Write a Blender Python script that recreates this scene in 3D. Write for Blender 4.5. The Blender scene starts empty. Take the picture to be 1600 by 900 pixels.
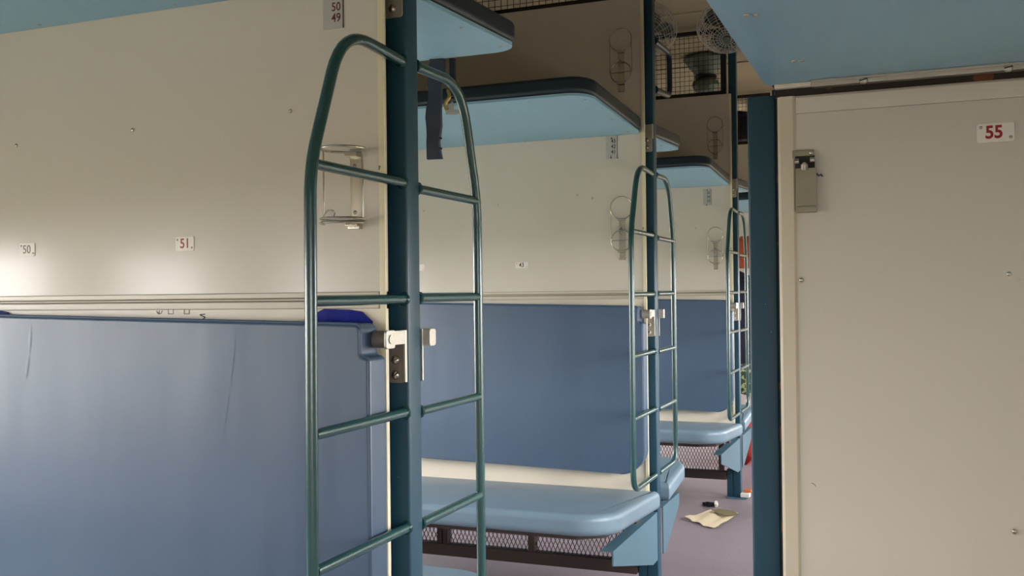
import bpy, bmesh, math, random
from mathutils import Vector, Matrix, noise
random.seed(7)
S = bpy.context.scene
COL = S.collection
PI = math.pi

# ------------------------------------------------------------------ camera, sky, light, exposure
cam_d = bpy.data.cameras.new('camera')
cam = bpy.data.objects.new('camera', cam_d)
COL.objects.link(cam)
S.camera = cam
cam_d.sensor_width = 36.0
cam_d.lens = 36.0 * 1537.94 / 1600.0
cam_d.clip_start = 0.02
YAW, PIT, ROLL = 0.3811, 0.0055, -0.0113
F = Vector((-math.sin(YAW) * math.cos(PIT), math.cos(YAW) * math.cos(PIT), math.sin(PIT)))
R = Vector((math.cos(YAW), math.sin(YAW), 0))
U = R.cross(F)
R2 = math.cos(ROLL) * R + math.sin(ROLL) * U
U2 = -math.sin(ROLL) * R + math.cos(ROLL) * U
rot = Matrix((R2, U2, -F)).transposed()
cam.matrix_world = Matrix.Translation((0, 0, 1.091)) @ rot.to_4x4()

W = bpy.data.worlds.new('sky')
S.world = W
W.use_nodes = True
wn = W.node_tree
for n in list(wn.nodes):
    wn.nodes.remove(n)
wo = wn.nodes.new('ShaderNodeOutputWorld')
wb = wn.nodes.new('ShaderNodeBackground')
wb.inputs[0].default_value = (1.0, 0.985, 0.985, 1)
wb.inputs[1].default_value = 27.0
wn.links.new(wb.outputs[0], wo.inputs[0])

S.view_settings.view_transform = 'Standard'
S.view_settings.look = 'None'
S.view_settings.exposure = 0.0
S.view_settings.gamma = 1.0
S.view_settings.use_curve_mapping = False
S.cycles.max_bounces = 10
S.cycles.diffuse_bounces = 8
S.cycles.glossy_bounces = 4
S.cycles.sample_clamp_indirect = 6.0
S.cycles.use_denoising = True

# ------------------------------------------------------------------ layout of the coach (metres, floor at z = 0)
PITCH = 1.85                    # partition to partition
Y0 = 1.51                       # berth face of the nearest partition
XW_L, XW_R = -2.65, 0.60        # window walls
POST_X0, POST_X1 = -0.861, -0.8207
ZC = 2.50
SILL, HEAD = 0.66, 1.24
WIN_L = [w for w in [(PITCH * k + a - 0.25, PITCH * k + a + 0.25) for k in range(-1, 6) for a in (-0.03, 0.78)] if w[0] > -2.1 and w[1] < 10.4]
WIN_R = [w for w in [(PITCH * k + a - 0.25, PITCH * k + a + 0.25) for k in (-1, 1, 2, 3, 4, 5) for a in (0.20, 1.00)] if w[0] > -2.1 and w[1] < 10.4]
WIN_R.insert(2, (-0.20, 0.12))       # unseen narrow opening added to brighten the camera's bay, its wall otherwise closed

def portal(x, y0, y1, sgn):
    d = bpy.data.lights.new('window_portal', 'AREA')
    d.shape = 'RECTANGLE'
    d.size, d.size_y = (y1 - y0), (HEAD - SILL)
    d.cycles.is_portal = True
    o = bpy.data.objects.new('window_portal', d)
    COL.objects.link(o)
    o.location = (x, (y0 + y1) / 2, (SILL + HEAD) / 2)
    # area light shines along its -Z
    o.rotation_euler = (PI / 2, 0, PI / 2 * (-1 if sgn > 0 else 1))
for a, b in WIN_L:
    portal(XW_L - 0.055, a, b, +1)
for a, b in WIN_R:
    portal(XW_R + 0.055, a, b, -1)

# ------------------------------------------------------------------ materials
def srgb(r, g, b):
    f = lambda c: (c / 255) / 12.92 if c <= 10 else (((c / 255) + 0.055) / 1.055) ** 2.4
    return (f(r), f(g), f(b), 1)

def mat(name, col, rough=0.5, metal=0.0, spec=0.5, var=0.0, vscale=8.0, stretch=(1, 1, 1), bump=0.0, bscale=300.0,
        bstretch=(1, 1, 1), bdist=0.001, fleck=None, fleck_t=0.72, fleck_s=60, coat=0.0, rvar=0.0, bump2=None):
    m = bpy.data.materials.new(name)
    m.use_nodes = True
    nt = m.node_tree
    b = nt.nodes['Principled BSDF']
    b.inputs['Base Color'].default_value = col
    b.inputs['Roughness'].default_value = rough
    b.inputs['Metallic'].default_value = metal
    b.inputs['Specular IOR Level'].default_value = spec
    if coat:
        b.inputs['Coat Weight'].default_value = coat
        b.inputs['Coat Roughness'].default_value = 0.15
    tc = nt.nodes.new('ShaderNodeTexCoord')
    def noise_tex(scale, st, detail=4):
        mp = nt.nodes.new('ShaderNodeMapping')
        mp.inputs['Scale'].default_value = st
        nt.links.new(tc.outputs['Object'], mp.inputs[0])
        nz = nt.nodes.new('ShaderNodeTexNoise')
        nz.inputs['Scale'].default_value = scale
        nz.inputs['Detail'].default_value = detail
        nt.links.new(mp.outputs[0], nz.inputs['Vector'])
        return nz
    colsock = None
    if var:
        nz = noise_tex(vscale, stretch)
        mx = nt.nodes.new('ShaderNodeMix')
        mx.data_type = 'RGBA'
        mx.inputs['A'].default_value = tuple(min(1, c * (1 - var)) for c in col[:3]) + (1,)
        mx.inputs['B'].default_value = tuple(min(1, c * (1 + var)) for c in col[:3]) + (1,)
        nt.links.new(nz.outputs['Fac'], mx.inputs['Factor'])
        colsock = mx.outputs['Result']
        if rvar:
            ma = nt.nodes.new('ShaderNodeMapRange')
            ma.inputs['To Min'].default_value = rough - rvar
            ma.inputs['To Max'].default_value = rough + rvar
            nt.links.new(nz.outputs['Fac'], ma.inputs['Value'])
            nt.links.new(ma.outputs[0], b.inputs['Roughness'])
    if fleck:
        nz = noise_tex(fleck_s, (1, 1, 1), 2)
        rp = nt.nodes.new('ShaderNodeMapRange')
        rp.inputs['From Min'].default_value = fleck_t
        rp.inputs['From Max'].default_value = fleck_t + 0.02
        nt.links.new(nz.outputs['Fac'], rp.inputs['Value'])
        mx = nt.nodes.new('ShaderNodeMix')
        mx.data_type = 'RGBA'
        if colsock:
            nt.links.new(colsock, mx.inputs['A'])
        else:
            mx.inputs['A'].default_value = col
        mx.inputs['B'].default_value = fleck
        nt.links.new(rp.outputs[0], mx.inputs['Factor'])
        colsock = mx.outputs['Result']
    if colsock:
        nt.links.new(colsock, b.inputs['Base Color'])
    last = None
    for spec_b in ((bump, bscale, bstretch, bdist), bump2):
        if spec_b and spec_b[0]:
            nz = noise_tex(spec_b[1], spec_b[2], 3)
            bp = nt.nodes.new('ShaderNodeBump')
            bp.inputs['Strength'].default_value = spec_b[0]
            bp.inputs['Distance'].default_value = spec_b[3]
            nt.links.new(nz.outputs['Fac'], bp.inputs['Height'])
            if last:
                nt.links.new(last, bp.inputs['Normal'])
            last = bp.outputs[0]
    if last:
        nt.links.new(last, b.inputs['Normal'])
    return m

M = {}
M['beige'] = mat('beige_laminate', srgb(206, 199, 187), 0.18, spec=0.22, var=0.03, vscale=3, bump=0.05, bscale=14, bdist=0.004, rvar=0.02)
M['cream'] = mat('cream_laminate', srgb(222, 212, 194), 0.35, var=0.03, vscale=4, fleck=srgb(120, 100, 80), fleck_t=0.80, fleck_s=45)
M['trim'] = mat('grey_beige_trim', srgb(198, 189, 172), 0.35, var=0.02)
M['frame'] = mat('aged_beige_frame', srgb(204, 193, 172), 0.35, var=0.03, vscale=5, fleck=srgb(120, 100, 76), fleck_t=0.76, fleck_s=55)
M['edge'] = mat('cream_edging', srgb(222, 212, 180), 0.4, fleck=srgb(110, 90, 60), fleck_t=0.74, fleck_s=70)
M['blue_lam'] = mat('light_blue_laminate', srgb(144, 186, 208), 0.45, var=0.06, vscale=60, stretch=(1, 0.08, 1))
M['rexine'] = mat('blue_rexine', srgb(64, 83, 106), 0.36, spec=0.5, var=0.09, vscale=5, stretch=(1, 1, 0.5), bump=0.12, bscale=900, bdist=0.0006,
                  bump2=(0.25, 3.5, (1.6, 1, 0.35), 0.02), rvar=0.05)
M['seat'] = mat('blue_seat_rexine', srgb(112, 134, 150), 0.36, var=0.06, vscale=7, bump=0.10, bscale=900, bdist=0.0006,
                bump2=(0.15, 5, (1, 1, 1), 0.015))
M['rim'] = mat('dark_blue_rexine', srgb(20, 38, 52), 0.42, var=0.08, vscale=10, bump=0.15, bscale=60, bdist=0.002)
M['piping'] = mat('blue_piping', srgb(70, 88, 110), 0.4)
M['paint'] = mat('teal_enamel', srgb(27, 66, 84), 0.40, spec=0.35, var=0.05, vscale=30, fleck=srgb(170, 185, 180), fleck_t=0.78, fleck_s=140,
                 bump=0.15, bscale=120, bdist=0.0012, coat=0.08)
M['ladder'] = mat('green_teal_enamel', srgb(34, 74, 76), 0.24, var=0.06, vscale=40, fleck=srgb(180, 190, 180), fleck_t=0.79, fleck_s=160,
                  bump=0.18, bscale=140, bdist=0.0012, coat=0.4)
M['steelblue'] = mat('light_blue_enamel', srgb(77, 112, 128), 0.35, var=0.04, vscale=12)
M['navy'] = mat('navy_enamel', srgb(24, 44, 62), 0.3, var=0.05)
M['alu'] = mat('aluminium', srgb(186, 181, 172), 0.38, metal=0.85, var=0.06, vscale=60)
M['cast'] = mat('cast_aluminium', srgb(196, 190, 180), 0.5, metal=0.6, var=0.15, vscale=90, bump=0.3, bscale=250)
M['steel'] = mat('nickel_steel', srgb(196, 190, 178), 0.25, metal=0.95, var=0.05, vscale=40)
M['brass'] = mat('brass', srgb(170, 140, 80), 0.35, metal=0.9)
M['cast_dark'] = mat('shaded_cast_metal', srgb(116, 108, 102), 0.5, metal=0.35, var=0.15, vscale=90, bump=0.3, bscale=250)  # darker copy of the cast metal, shade painted into the near bracket
M['latch'] = mat('worn_latch_steel', srgb(150, 146, 130), 0.42, metal=0.85, var=0.12, vscale=50)
M['groove'] = mat('shaded_groove', srgb(120, 110, 96), 0.6)  # darker base colour paints the shade between the trim ribs
M['slot'] = mat('dark_slot', srgb(30, 26, 22), 0.7)
M['brown'] = mat('brown_painted_steel', srgb(70, 58, 54), 0.5, var=0.08, vscale=25)
M['gap'] = mat('shaded_gap_fill', srgb(40, 32, 28), 0.7, fleck=srgb(110, 60, 40), fleck_t=0.62, fleck_s=30)  # dark brown paints the shade inside open gaps, with rust flecks
M['black'] = mat('black_enamel', srgb(22, 22, 24), 0.5)
M['wire'] = mat('white_enamel_wire', srgb(200, 200, 190), 0.4)
M['fan_dark'] = mat('grey_green_enamel', srgb(90, 100, 92), 0.5)
M['plate'] = mat('white_plastic_plate', srgb(232, 224, 214), 0.4)
M['silver'] = mat('silver_plate', srgb(180, 176, 170), 0.4, var=0.03)
M['red'] = mat('red_print', srgb(150, 12, 30), 0.5)
M['maroon'] = mat('maroon_print', srgb(96, 30, 30), 0.5)
M['rust'] = mat('faded_red_print', srgb(150, 66, 50), 0.5)
M['purple'] = mat('faded_purple_print', srgb(110, 92, 100), 0.5)
M['blackp'] = mat('black_print', srgb(40, 36, 34), 0.5)
M['greyp'] = mat('grey_print', srgb(128, 122, 104), 0.5)
M['floor'] = mat('purple_grey_vinyl', srgb(138, 126, 134), 0.45, var=0.10, vscale=6, fleck=srgb(176, 164, 168), fleck_t=0.66, fleck_s=120)
M['ceil'] = mat('cream_ceiling', srgb(168, 154, 130), 0.5, var=0.02)
M['wall'] = mat('cream_wall', srgb(206, 196, 174), 0.4, var=0.02)
M['polythene'] = mat('blue_polythene', srgb(6, 24, 130), 0.45, spec=0.12, bump=0.4, bscale=30, bdist=0.01)
M['strap'] = mat('grey_strap', srgb(52, 58, 72), 0.6, var=0.12, vscale=30, bump=0.3, bscale=200)
M['paper'] = mat('yellowed_paper', srgb(212, 196, 164), 0.8, var=0.08, vscale=20)
M['olive'] = mat('olive_print', srgb(120, 108, 78), 0.8)
M['foil'] = mat('black_wrapper', srgb(28, 26, 34), 0.3)
M['white'] = mat('white_paper', srgb(225, 222, 215), 0.7)
M['orange'] = mat('orange_print', srgb(208, 110, 50), 0.6)
M['jacket'] = mat('navy_cloth', srgb(20, 24, 44), 0.9, var=0.2, vscale=14)
M['scarf'] = mat('rust_orange_cloth', srgb(170, 80, 45), 0.9, var=0.3, vscale=20)
M['redcloth'] = mat('red_cloth', srgb(150, 44, 36), 0.9, var=0.2, vscale=16)
M['leafcloth'] = mat('green_patterned_cloth', srgb(44, 58, 40), 0.9, fleck=srgb(150, 160, 110), fleck_t=0.56, fleck_s=26)
M['baggage'] = mat('black_nylon', srgb(24, 26, 36), 0.7)
M['ground'] = mat('outside_ground', srgb(120, 118, 100), 0.9, var=0.2, vscale=0.4)

# ------------------------------------------------------------------ mesh helpers
ORG = {}
class MB:
    """collects simple shapes (world coordinates) into one mesh"""
    def __init__(s):
        s.bm = bmesh.new()
        s.bev = False
    def box(s, x0, x1, y0, y1, z0, z1, bev=0.0, seg=2):
        r = bmesh.ops.create_cube(s.bm, size=1)
        vs = r['verts']
        for v in vs:
            v.co = Vector((x0 + (v.co.x + .5) * (x1 - x0), y0 + (v.co.y + .5) * (y1 - y0), z0 + (v.co.z + .5) * (z1 - z0)))
        if bev:
            s.bev = True
            es = list({e for v in vs for e in v.link_edges})
            bmesh.ops.bevel(s.bm, geom=es, offset=bev, segments=seg, affect='EDGES', profile=0.5)
        return s
    def prism(s, poly, axis, a, b, bev=0.0, seg=2, front_only=False):
        """poly in the two other axes, extruded along axis from a to b"""
        def P(u, v, w):
            return Vector((w, u, v)) if axis == 0 else Vector((u, w, v)) if axis == 1 else Vector((u, v, w))
        lo = [s.bm.verts.new(P(u, v, a)) for u, v in poly]
        hi = [s.bm.verts.new(P(u, v, b)) for u, v in poly]
        n = len(poly)
        fs = [s.bm.faces.new(lo), s.bm.faces.new(hi)]
        caps = fs[:]
        for i in range(n):
            fs.append(s.bm.faces.new((lo[i], lo[(i + 1) % n], hi[(i + 1) % n], hi[i])))
        bmesh.ops.recalc_face_normals(s.bm, faces=fs)
        if bev:
            s.bev = True
            es = list({e for f in (caps[:1] if front_only else caps) for e in f.edges})
            bmesh.ops.bevel(s.bm, geom=es, offset=bev, segments=seg, affect='EDGES', profile=0.5)
        return s
    def tube(s, pts, r, n=10, closed=False):
        pts = [Vector(p) for p in pts]
        m = len(pts)
        rings = []
        up = None
        for i, p in enumerate(pts):
            if closed:
                t = pts[(i + 1) % m] - pts[i - 1]
            else:
                t = pts[min(i + 1, m - 1)] - pts[max(i - 1, 0)]
            t.normalize()
            if up is None:
                up = Vector((0, 0, 1)) if abs(t.z) < 0.9 else Vector((1, 0, 0))
            a = t.cross(up)
            if a.length < 1e-6:
                a = t.orthogonal()
            a.normalize()
            b = a.cross(t)
            up = b
            rings.append([s.bm.verts.new(p + r * (math.cos(2 * PI * k / n) * a + math.sin(2 * PI * k / n) * b)) for k in range(n)])
        fs = []
        for i in range(m if closed else m - 1):
            A, B = rings[i], rings[(i + 1) % m]
            off = 0
            if closed and i == m - 1:
                off = min(range(n), key=lambda o: (A[0].co - B[o].co).length)
            for k in range(n):
                fs.append(s.bm.faces.new((A[k], A[(k + 1) % n], B[(k + 1 + off) % n], B[(k + off) % n])))
        if not closed:
            fs.append(s.bm.faces.new(rings[0]))
            fs.append(s.bm.faces.new(rings[-1]))
        bmesh.ops.recalc_face_normals(s.bm, faces=fs)
        return s
    def cyl(s, p, q, r, n=16):
        return s.tube([p, q], r, n)
    def lathe(s, prof, c, n=20):
        """prof: (radius, z) pairs about a vertical axis at c"""
        rings = []
        for r, z in prof:
            if r < 1e-6:
                rings.append([s.bm.verts.new((c[0], c[1], c[2] + z))])
            else:
                rings.append([s.bm.verts.new((c[0] + r * math.cos(2 * PI * k / n), c[1] + r * math.sin(2 * PI * k / n), c[2] + z)) for k in range(n)])
        fs = []
        for A, B in zip(rings, rings[1:]):
            for k in range(n):
                k2 = (k + 1) % n
                q = [A[k % len(A)], A[k2 % len(A)], B[k2 % len(B)], B[k % len(B)]]
                q = list(dict.fromkeys(q))
                if len(q) > 2:
                    fs.append(s.bm.faces.new(q))
        bmesh.ops.recalc_face_normals(s.bm, faces=fs)
        return s
    def xf(s, fn):
        for v in s.bm.verts:
            v.co = Vector(fn(v.co))
        return s

def flat(mesh, ang=35):
    for p in mesh.polygons:
        p.use_smooth = True
    try:
        mesh.set_sharp_from_angle(angle=math.radians(ang))
    except Exception:
        pass

def empty(name, loc, label, cat, group=None):
    o = bpy.data.objects.new(name, None)
    o.empty_display_size = 0.05
    COL.objects.link(o)
    o.location = loc
    o['label'] = label
    o['category'] = cat
    if group:
        o['group'] = group
    ORG[o.name] = Vector(loc)
    return o

def part(name, mb, m, parent, label=None, kind=None):
    me = bpy.data.meshes.new(name)
    org = ORG[parent.name] if parent else Vector((0, 0, 0))
    for v in mb.bm.verts:
        v.co -= org
    mb.bm.to_mesh(me)
    mb.bm.free()
    me.materials.append(M[m])
    flat(me)
    o = bpy.data.objects.new(name, me)
    COL.objects.link(o)
    if mb.bev:
        w = o.modifiers.new('face_weighted_normals', 'WEIGHTED_NORMAL')
        w.keep_sharp = True
    if parent:
        o.parent = parent
    ORG[o.name] = org
    if label:
        o['label'] = label
    if kind:
        o['kind'] = kind
    return o

def single(name, mb, m, loc, label, cat, group=None):
    """a thing that is one mesh"""
    me = bpy.data.meshes.new(name)
    for v in mb.bm.verts:
        v.co -= Vector(loc)
    mb.bm.to_mesh(me)
    mb.bm.free()
    me.materials.append(M[m])
    flat(me)
    o = bpy.data.objects.new(name, me)
    COL.objects.link(o)
    o.location = loc
    o['label'] = label
    o['category'] = cat
    if group:
        o['group'] = group
    ORG[o.name] = Vector(loc)
    return o

def struct(name, mb, m, parent=None):
    o = part(name, mb, m, parent)
    if not parent:
        o['kind'] = 'structure'
    return o

SCREW = {}
def screw(parent, loc, r=0.004, m='steel', d=(0, -1, 0), slot=None, name='screw'):
    """dome-head screw pointing along d; shared mesh; optional slot as a sub-part"""
    key = (r, m, d)
    q = Vector(d).to_track_quat('Z', 'Y').to_matrix().to_4x4()
    if key not in SCREW:
        mb = MB().lathe([(r, 0), (r, r * .25), (r * .7, r * .55), (0, r * .68)], (0, 0, 0), 14)
        for v in mb.bm.verts:
            v.co = q @ v.co
        me = bpy.data.meshes.new('screw')
        mb.bm.to_mesh(me)
        mb.bm.free()
        me.materials.append(M[m])
        flat(me, 50)
        SCREW[key] = me
    o = bpy.data.objects.new(name, SCREW[key])
    COL.objects.link(o)
    o.parent = parent
    o.location = Vector(loc) - ORG[parent.name]
    if slot is not None:
        k2 = (r, 'slot', d, slot)
        if k2 not in SCREW:
            mb = MB().box(-r * .85, r * .85, -r * .11, r * .11, r * .45, r * .74)
            rz = Matrix.Rotation(slot, 4, 'Z')
            for v in mb.bm.verts:
                v.co = q @ (rz @ v.co)
            me = bpy.data.meshes.new('slot')
            mb.bm.to_mesh(me)
            mb.bm.free()
            me.materials.append(M['slot'])
            SCREW[k2] = me
        c = bpy.data.objects.new('slot', SCREW[k2])
        COL.objects.link(c)
        c.parent = o
    return o

def text(name, body, size, loc, m, parent, bold=0.0, align='CENTER', sx=1.0, rotz=0.0):
    cu = bpy.data.curves.new('lettering', 'FONT')
    cu.body = body
    cu.size = size
    cu.align_x = align
    cu.align_y = 'CENTER'
    cu.extrude = 0.0002
    cu.offset = bold
    cu.resolution_u = 4
    t = bpy.data.objects.new('lettering', cu)
    COL.objects.link(t)
    dg = bpy.context.evaluated_depsgraph_get()
    me = bpy.data.meshes.new_from_object(t.evaluated_get(dg))
    bpy.data.objects.remove(t)
    me.name = name
    Rz = Matrix.Rotation(rotz, 4, 'Y')
    org = ORG[parent.name]
    for v in me.vertices:
        x, y, z = v.co
        v.co = (Rz @ Vector((x * sx, -z, y))) + Vector(loc) - org
    me.materials.clear()
    me.materials.append(M[m])
    o = bpy.data.objects.new(name, me)
    COL.objects.link(o)
    o.parent = parent
    ORG[o.name] = org
    return o

def arc(cu, cv, r, a0, a1, n=8):
    return [(cu + r * math.cos(math.radians(a0 + (a1 - a0) * i / n)), cv + r * math.sin(math.radians(a0 + (a1 - a0) * i / n))) for i in range(n + 1)]

def rrect(u0, u1, v0, v1, r, n=4):
    return arc(u1 - r, v1 - r, r, 0, 90, n) + arc(u0 + r, v1 - r, r, 90, 180, n) + arc(u0 + r, v0 + r, r, 180, 270, n) + arc(u1 - r, v0 + r, r, 270, 360, n)

def smooth_path(pts, r, n=6):
    """round the inner corners of a polyline with fillets of radius r"""
    pts = [Vector(p) for p in pts]
    out = [pts[0]]
    for i in range(1, len(pts) - 1):
        p, a, b = pts[i], pts[i - 1], pts[i + 1]
        rr = r[i] if isinstance(r, (list, tuple)) else r
        if rr <= 0:
            out.append(p)
            continue
        d0, d1 = (a - p), (b - p)
        l = min(rr, d0.length * .49, d1.length * .49)
        s, e = p + d0.normalized() * l, p + d1.normalized() * l
        for k in range(n + 1):
            t = k / n
            out.append((1 - t) ** 2 * s + 2 * t * (1 - t) * p + t * t * e)
    out.append(pts[-1])
    return out

# ------------------------------------------------------------------ setting
struct('floor', MB().box(XW_L - .05, XW_R + .05, -2.3, 10.6, -0.06, 0), 'floor')
cm = MB().box(XW_L - .05, XW_R + .05, -2.3, 10.6, ZC, ZC + .05)
ceiling = struct('ceiling', cm, 'ceil')
for yb in (2.45, 4.30, 4.95, 6.15, 8.0):
    part('ceiling_batten', MB().box(XW_L, XW_R, yb - .015, yb + .015, ZC - .008, ZC, .002), 'ceil', ceiling)
struct('ground', MB().box(-60, 60, -60, 60, -1.3, -1.2), 'ground')

def window_wall(name, x0, x1, wins):
    mb = MB()
    mb.box(x0, x1, -2.3, 10.6, 0, SILL)
    mb.box(x0, x1, -2.3, 10.6, HEAD, ZC)
    ys = [-2.3] + [v for w in wins for v in w] + [10.6]
    for a, b in zip(ys[::2], ys[1::2]):
        mb.box(x0, x1, a, b, SILL, HEAD)
    return struct(name, mb, 'wall')
window_wall('wall_left', XW_L - .05, XW_L, WIN_L)
window_wall('wall_right', XW_R, XW_R + .05, WIN_R)
struct('wall_back', MB().box(XW_L, XW_R, -2.3, -2.22, 0, ZC), 'wall')
struct('wall_front', MB().box(XW_L, XW_R, 10.5, 10.6, 0, ZC), 'wall')
wi = 0
for x, wins in ((XW_L, WIN_L), (XW_R, WIN_R)):
    for a, b in wins:
        wi += 1
        t = .02
        x0, x1 = (x - .03, x + .012) if x < 0 else (x - .012, x + .03)
        mb = MB()
        mb.box(x0, x1, a - t, a, SILL - t, HEAD + t)
        mb.box(x0, x1, b, b + t, SILL - t, HEAD + t)
        mb.box(x0, x1, a, b, SILL - t, SILL)
        mb.box(x0, x1, a, b, HEAD, HEAD + t)
        struct('window_%d' % wi, mb, 'alu')

# ------------------------------------------------------------------ partitions between the bays
def partition(k, label, marks=False):
    y = Y0 + PITCH * k
    r = empty('partition', (-1.745, y + .045, 0.385), label, 'partition', 'partitions between the bays')
    XR = -0.8405
    part('front_board', MB().box(XW_L + .001, XR, y, y + .006, 1.097, 2.125), 'beige', r)
    part('lower_board', MB().box(XW_L + .001, XR, y + .001, y + .006, .385, 1.067), 'cream', r)
    part('back_board', MB().box(XW_L + .001, XR, y + .093, y + .125, .385, 2.125), 'beige', r)
    part('core', MB().box(XW_L + .001, -.8635, y + .0062, y + .0925, .385, 2.125), 'gap', r)
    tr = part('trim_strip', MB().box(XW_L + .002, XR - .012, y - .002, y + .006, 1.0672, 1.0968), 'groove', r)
    part('rib', MB().box(XW_L + .002, XR - .012, y - .006, y - .0022, 1.0872, 1.0962, .001), 'trim', tr)
    part('rib', MB().box(XW_L + .002, XR - .012, y - .006, y - .0022, 1.0825, 1.0852, .0008), 'trim', tr)
    part('rib', MB().box(XW_L + .002, XR - .012, y - .006, y - .0022, 1.0678, 1.0800, .001), 'trim', tr)
    part('edge_strip', MB().box(XR - .011, XR + .001, y - .005, y - .0002, .39, 2.12, .0015), 'edge', r)
    for x, z in ((-1.706, 1.409), (-1.40, 1.419), (-1.034, 1.427)):
        screw(r, (x, y - .0005, z), .0035)
    if k == 1:
        screw(r, (-1.09, y - .0005, 1.44), .004)
    if k in (1, 2):
        screw(r, (-1.41, y + .0005, .476), .006, 'brown')
    if marks:
        # faded pictograms and a letter printed under the trim
        yy = y + .0004
        p = MB().tube([(x, yy, z) for x, z in arc(-1.339, 1.0655, .0065, 180, 360, 12)], .0007, 4)
        p.cyl((-1.339, yy, 1.066), (-1.339, yy, 1.0595), .0007, 4)
        p.cyl((-1.343, yy, 1.063), (-1.339, yy, 1.0595), .0007, 4)
        part('printed_circle', p, 'greyp', r)
        for cx in (-1.3115, -1.2735):
            p = MB()
            for a, b in (((-.006, .007), (-.006, -.0055)), ((-.006, -.0055), (.006, -.0055)), ((.006, -.0055), (.006, .007))):
                p.cyl((cx + a[0], yy, 1.0655 + a[1] - .001), (cx + b[0], yy, 1.0655 + b[1] - .001), .0007, 4)
            part('printed_square', p, 'greyp', r)
        p = MB()
        pts = [(-1.231, 1.0585), (-1.2425, 1.0575), (-1.2305, 1.0525), (-1.2395, 1.0465)]
        for a, b in zip(pts, pts[1:]):
            p.cyl((a[0], yy, a[1]), (b[0], yy, b[1]), .0009, 5)
        part('printed_letter', p, 'blackp', r)
    return r
partition(0, 'beige laminate partition in the left foreground carrying berth plates 50 and 51', True)
partition(1, 'beige partition of the middle bay carrying berth plate 43')
partition(2, 'small distant beige partition with the 35 34 33 berth list')
partition(3, 'farthest beige partition, a sliver seen past the third ladder')

# ------------------------------------------------------------------ posts with their welded ladders
LX = -.8268
def ladder(k, label):
    y = Y0 + PITCH * k + .0407
    yc = Y0 + PITCH * k + .0657
    yf, yb = yc - .0252, yc + .0252
    r = empty('ladder_post', (-.841, y + .025, 0), label, 'ladder', 'teal ladder posts at the aisle')
    part('upright', MB().prism(rrect(POST_X0, POST_X1, y, y + .0495, .004, 3), 2, 0.006, ZC - .001), 'paint', r)
    part('base_plate', MB().box(POST_X0 - .03, POST_X1 + .03, y - .03, y + .08, .0005, .006, .001), 'steelblue', r)
    part('foot_cover', MB().box(-.893, POST_X0 - .0004, y + .002, y + .045, .0065, .150, .002), 'paint', r)
    zt, zb = 1.512, .446
    near = [(LX, yf - .001, zt - .006), (LX, yc - .225, zt + .004), (LX, yc - .320, 1.285), (LX, yc - .325, .6), (LX, yc - .325, zb), (LX, yf - .001, zb)]
    part('near_rail', MB().tube(smooth_path(near, [0, .085, .05, 0, .06, 0], 8), .0095, 12), 'ladder', r)
    far = [(LX, yb + .001, zt - .004), (LX, yc + .225, zt), (LX, yc + .297, 1.285), (LX, yc + .300, .6), (LX, yc + .300, zb), (LX, yb + .001, zb)]
    part('far_rail', MB().tube(smooth_path(far, [0, .085, .05, 0, .06, 0], 8), .0095, 12), 'ladder', r)
    zs = ((1.290, 1.284), (1.083, 1.085), (.882, .878), (.678, .674))
    for za, zb_ in zs:
        part('rung', MB().cyl((LX, yc - .3165, za), (LX, yf - .0012, za), .0086, 12), 'ladder', r)
        part('rung', MB().cyl((LX, yb + .0012, zb_), (LX, yc + .2925, zb_), .0086, 12), 'ladder', r)
    if k < 2:
        for za, zb_ in zs + ((zt - .006, zt - .004),):
            for yy, z, sg in ((yf, za, -1), (yb, zb_, 1)):
                # lumpy weld collar where the tube meets the post
                wm = MB()
                n = 14
                rings = []
                for yo, rr in ((0, .0125), (.0022, .0118), (.0045, .0092)):
                    rings.append([wm.bm.verts.new((LX + (rr + random.uniform(-.0007, .0009)) * math.cos(2 * PI * q / n) * (.72 if math.cos(2 * PI * q / n) > .5 and yo == 0 else 1),
                                                   yy + sg * yo, z + (rr + random.uniform(-.0007, .0012)) * math.sin(2 * PI * q / n))) for q in range(n)])
                for A, B in zip(rings, rings[1:]):
                    for q in range(n):
                        wm.bm.faces.new((A[q], A[(q + 1) % n], B[(q + 1) % n], B[q]))
                bmesh.ops.recalc_face_normals(wm.bm, faces=wm.bm.faces)
                part('weld_bead', wm, 'ladder', r)
    if k == 1:
        g = part('grab_handle', MB().tube(smooth_path([(LX, yb, 1.988), (LX, yb + .25, 2.000), (LX, yb + .25, 1.835), (LX, yb, 1.812)], .045, 8), .0105, 12), 'navy', r, 'dark blue curved grab handle')
        for z in (1.988, 1.812):
            part('end_flange', MB().cyl((LX, yb + .0005, z), (LX, yb + .004, z), .015, 14), 'navy', g)
    return r
ladder(0, 'large near teal post with tubular ladder rails beside the big blue backrest')
ladder(1, 'middle teal ladder post with curved grab handle beside the 43 42 41 list')
ladder(2, 'small far ladder post down the aisle, its foot beside an orange wrapper')
ladder(3, 'farthest ladder post glimpsed in the slit beside the wide side post')
rp = empty('side_post', (-.2035, 1.575, 0), 'wide dark teal post without ladder at the edge of the side panel', 'post')
part('upright', MB().prism(rrect(-.226, -.1815, 1.5507, 1.60, .004, 3), 2, .006, 1.39), 'paint', rp)
part('base_plate', MB().box(-.25, -.16, 1.53, 1.62, .0005, .006, .001), 'steelblue', rp)

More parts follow.
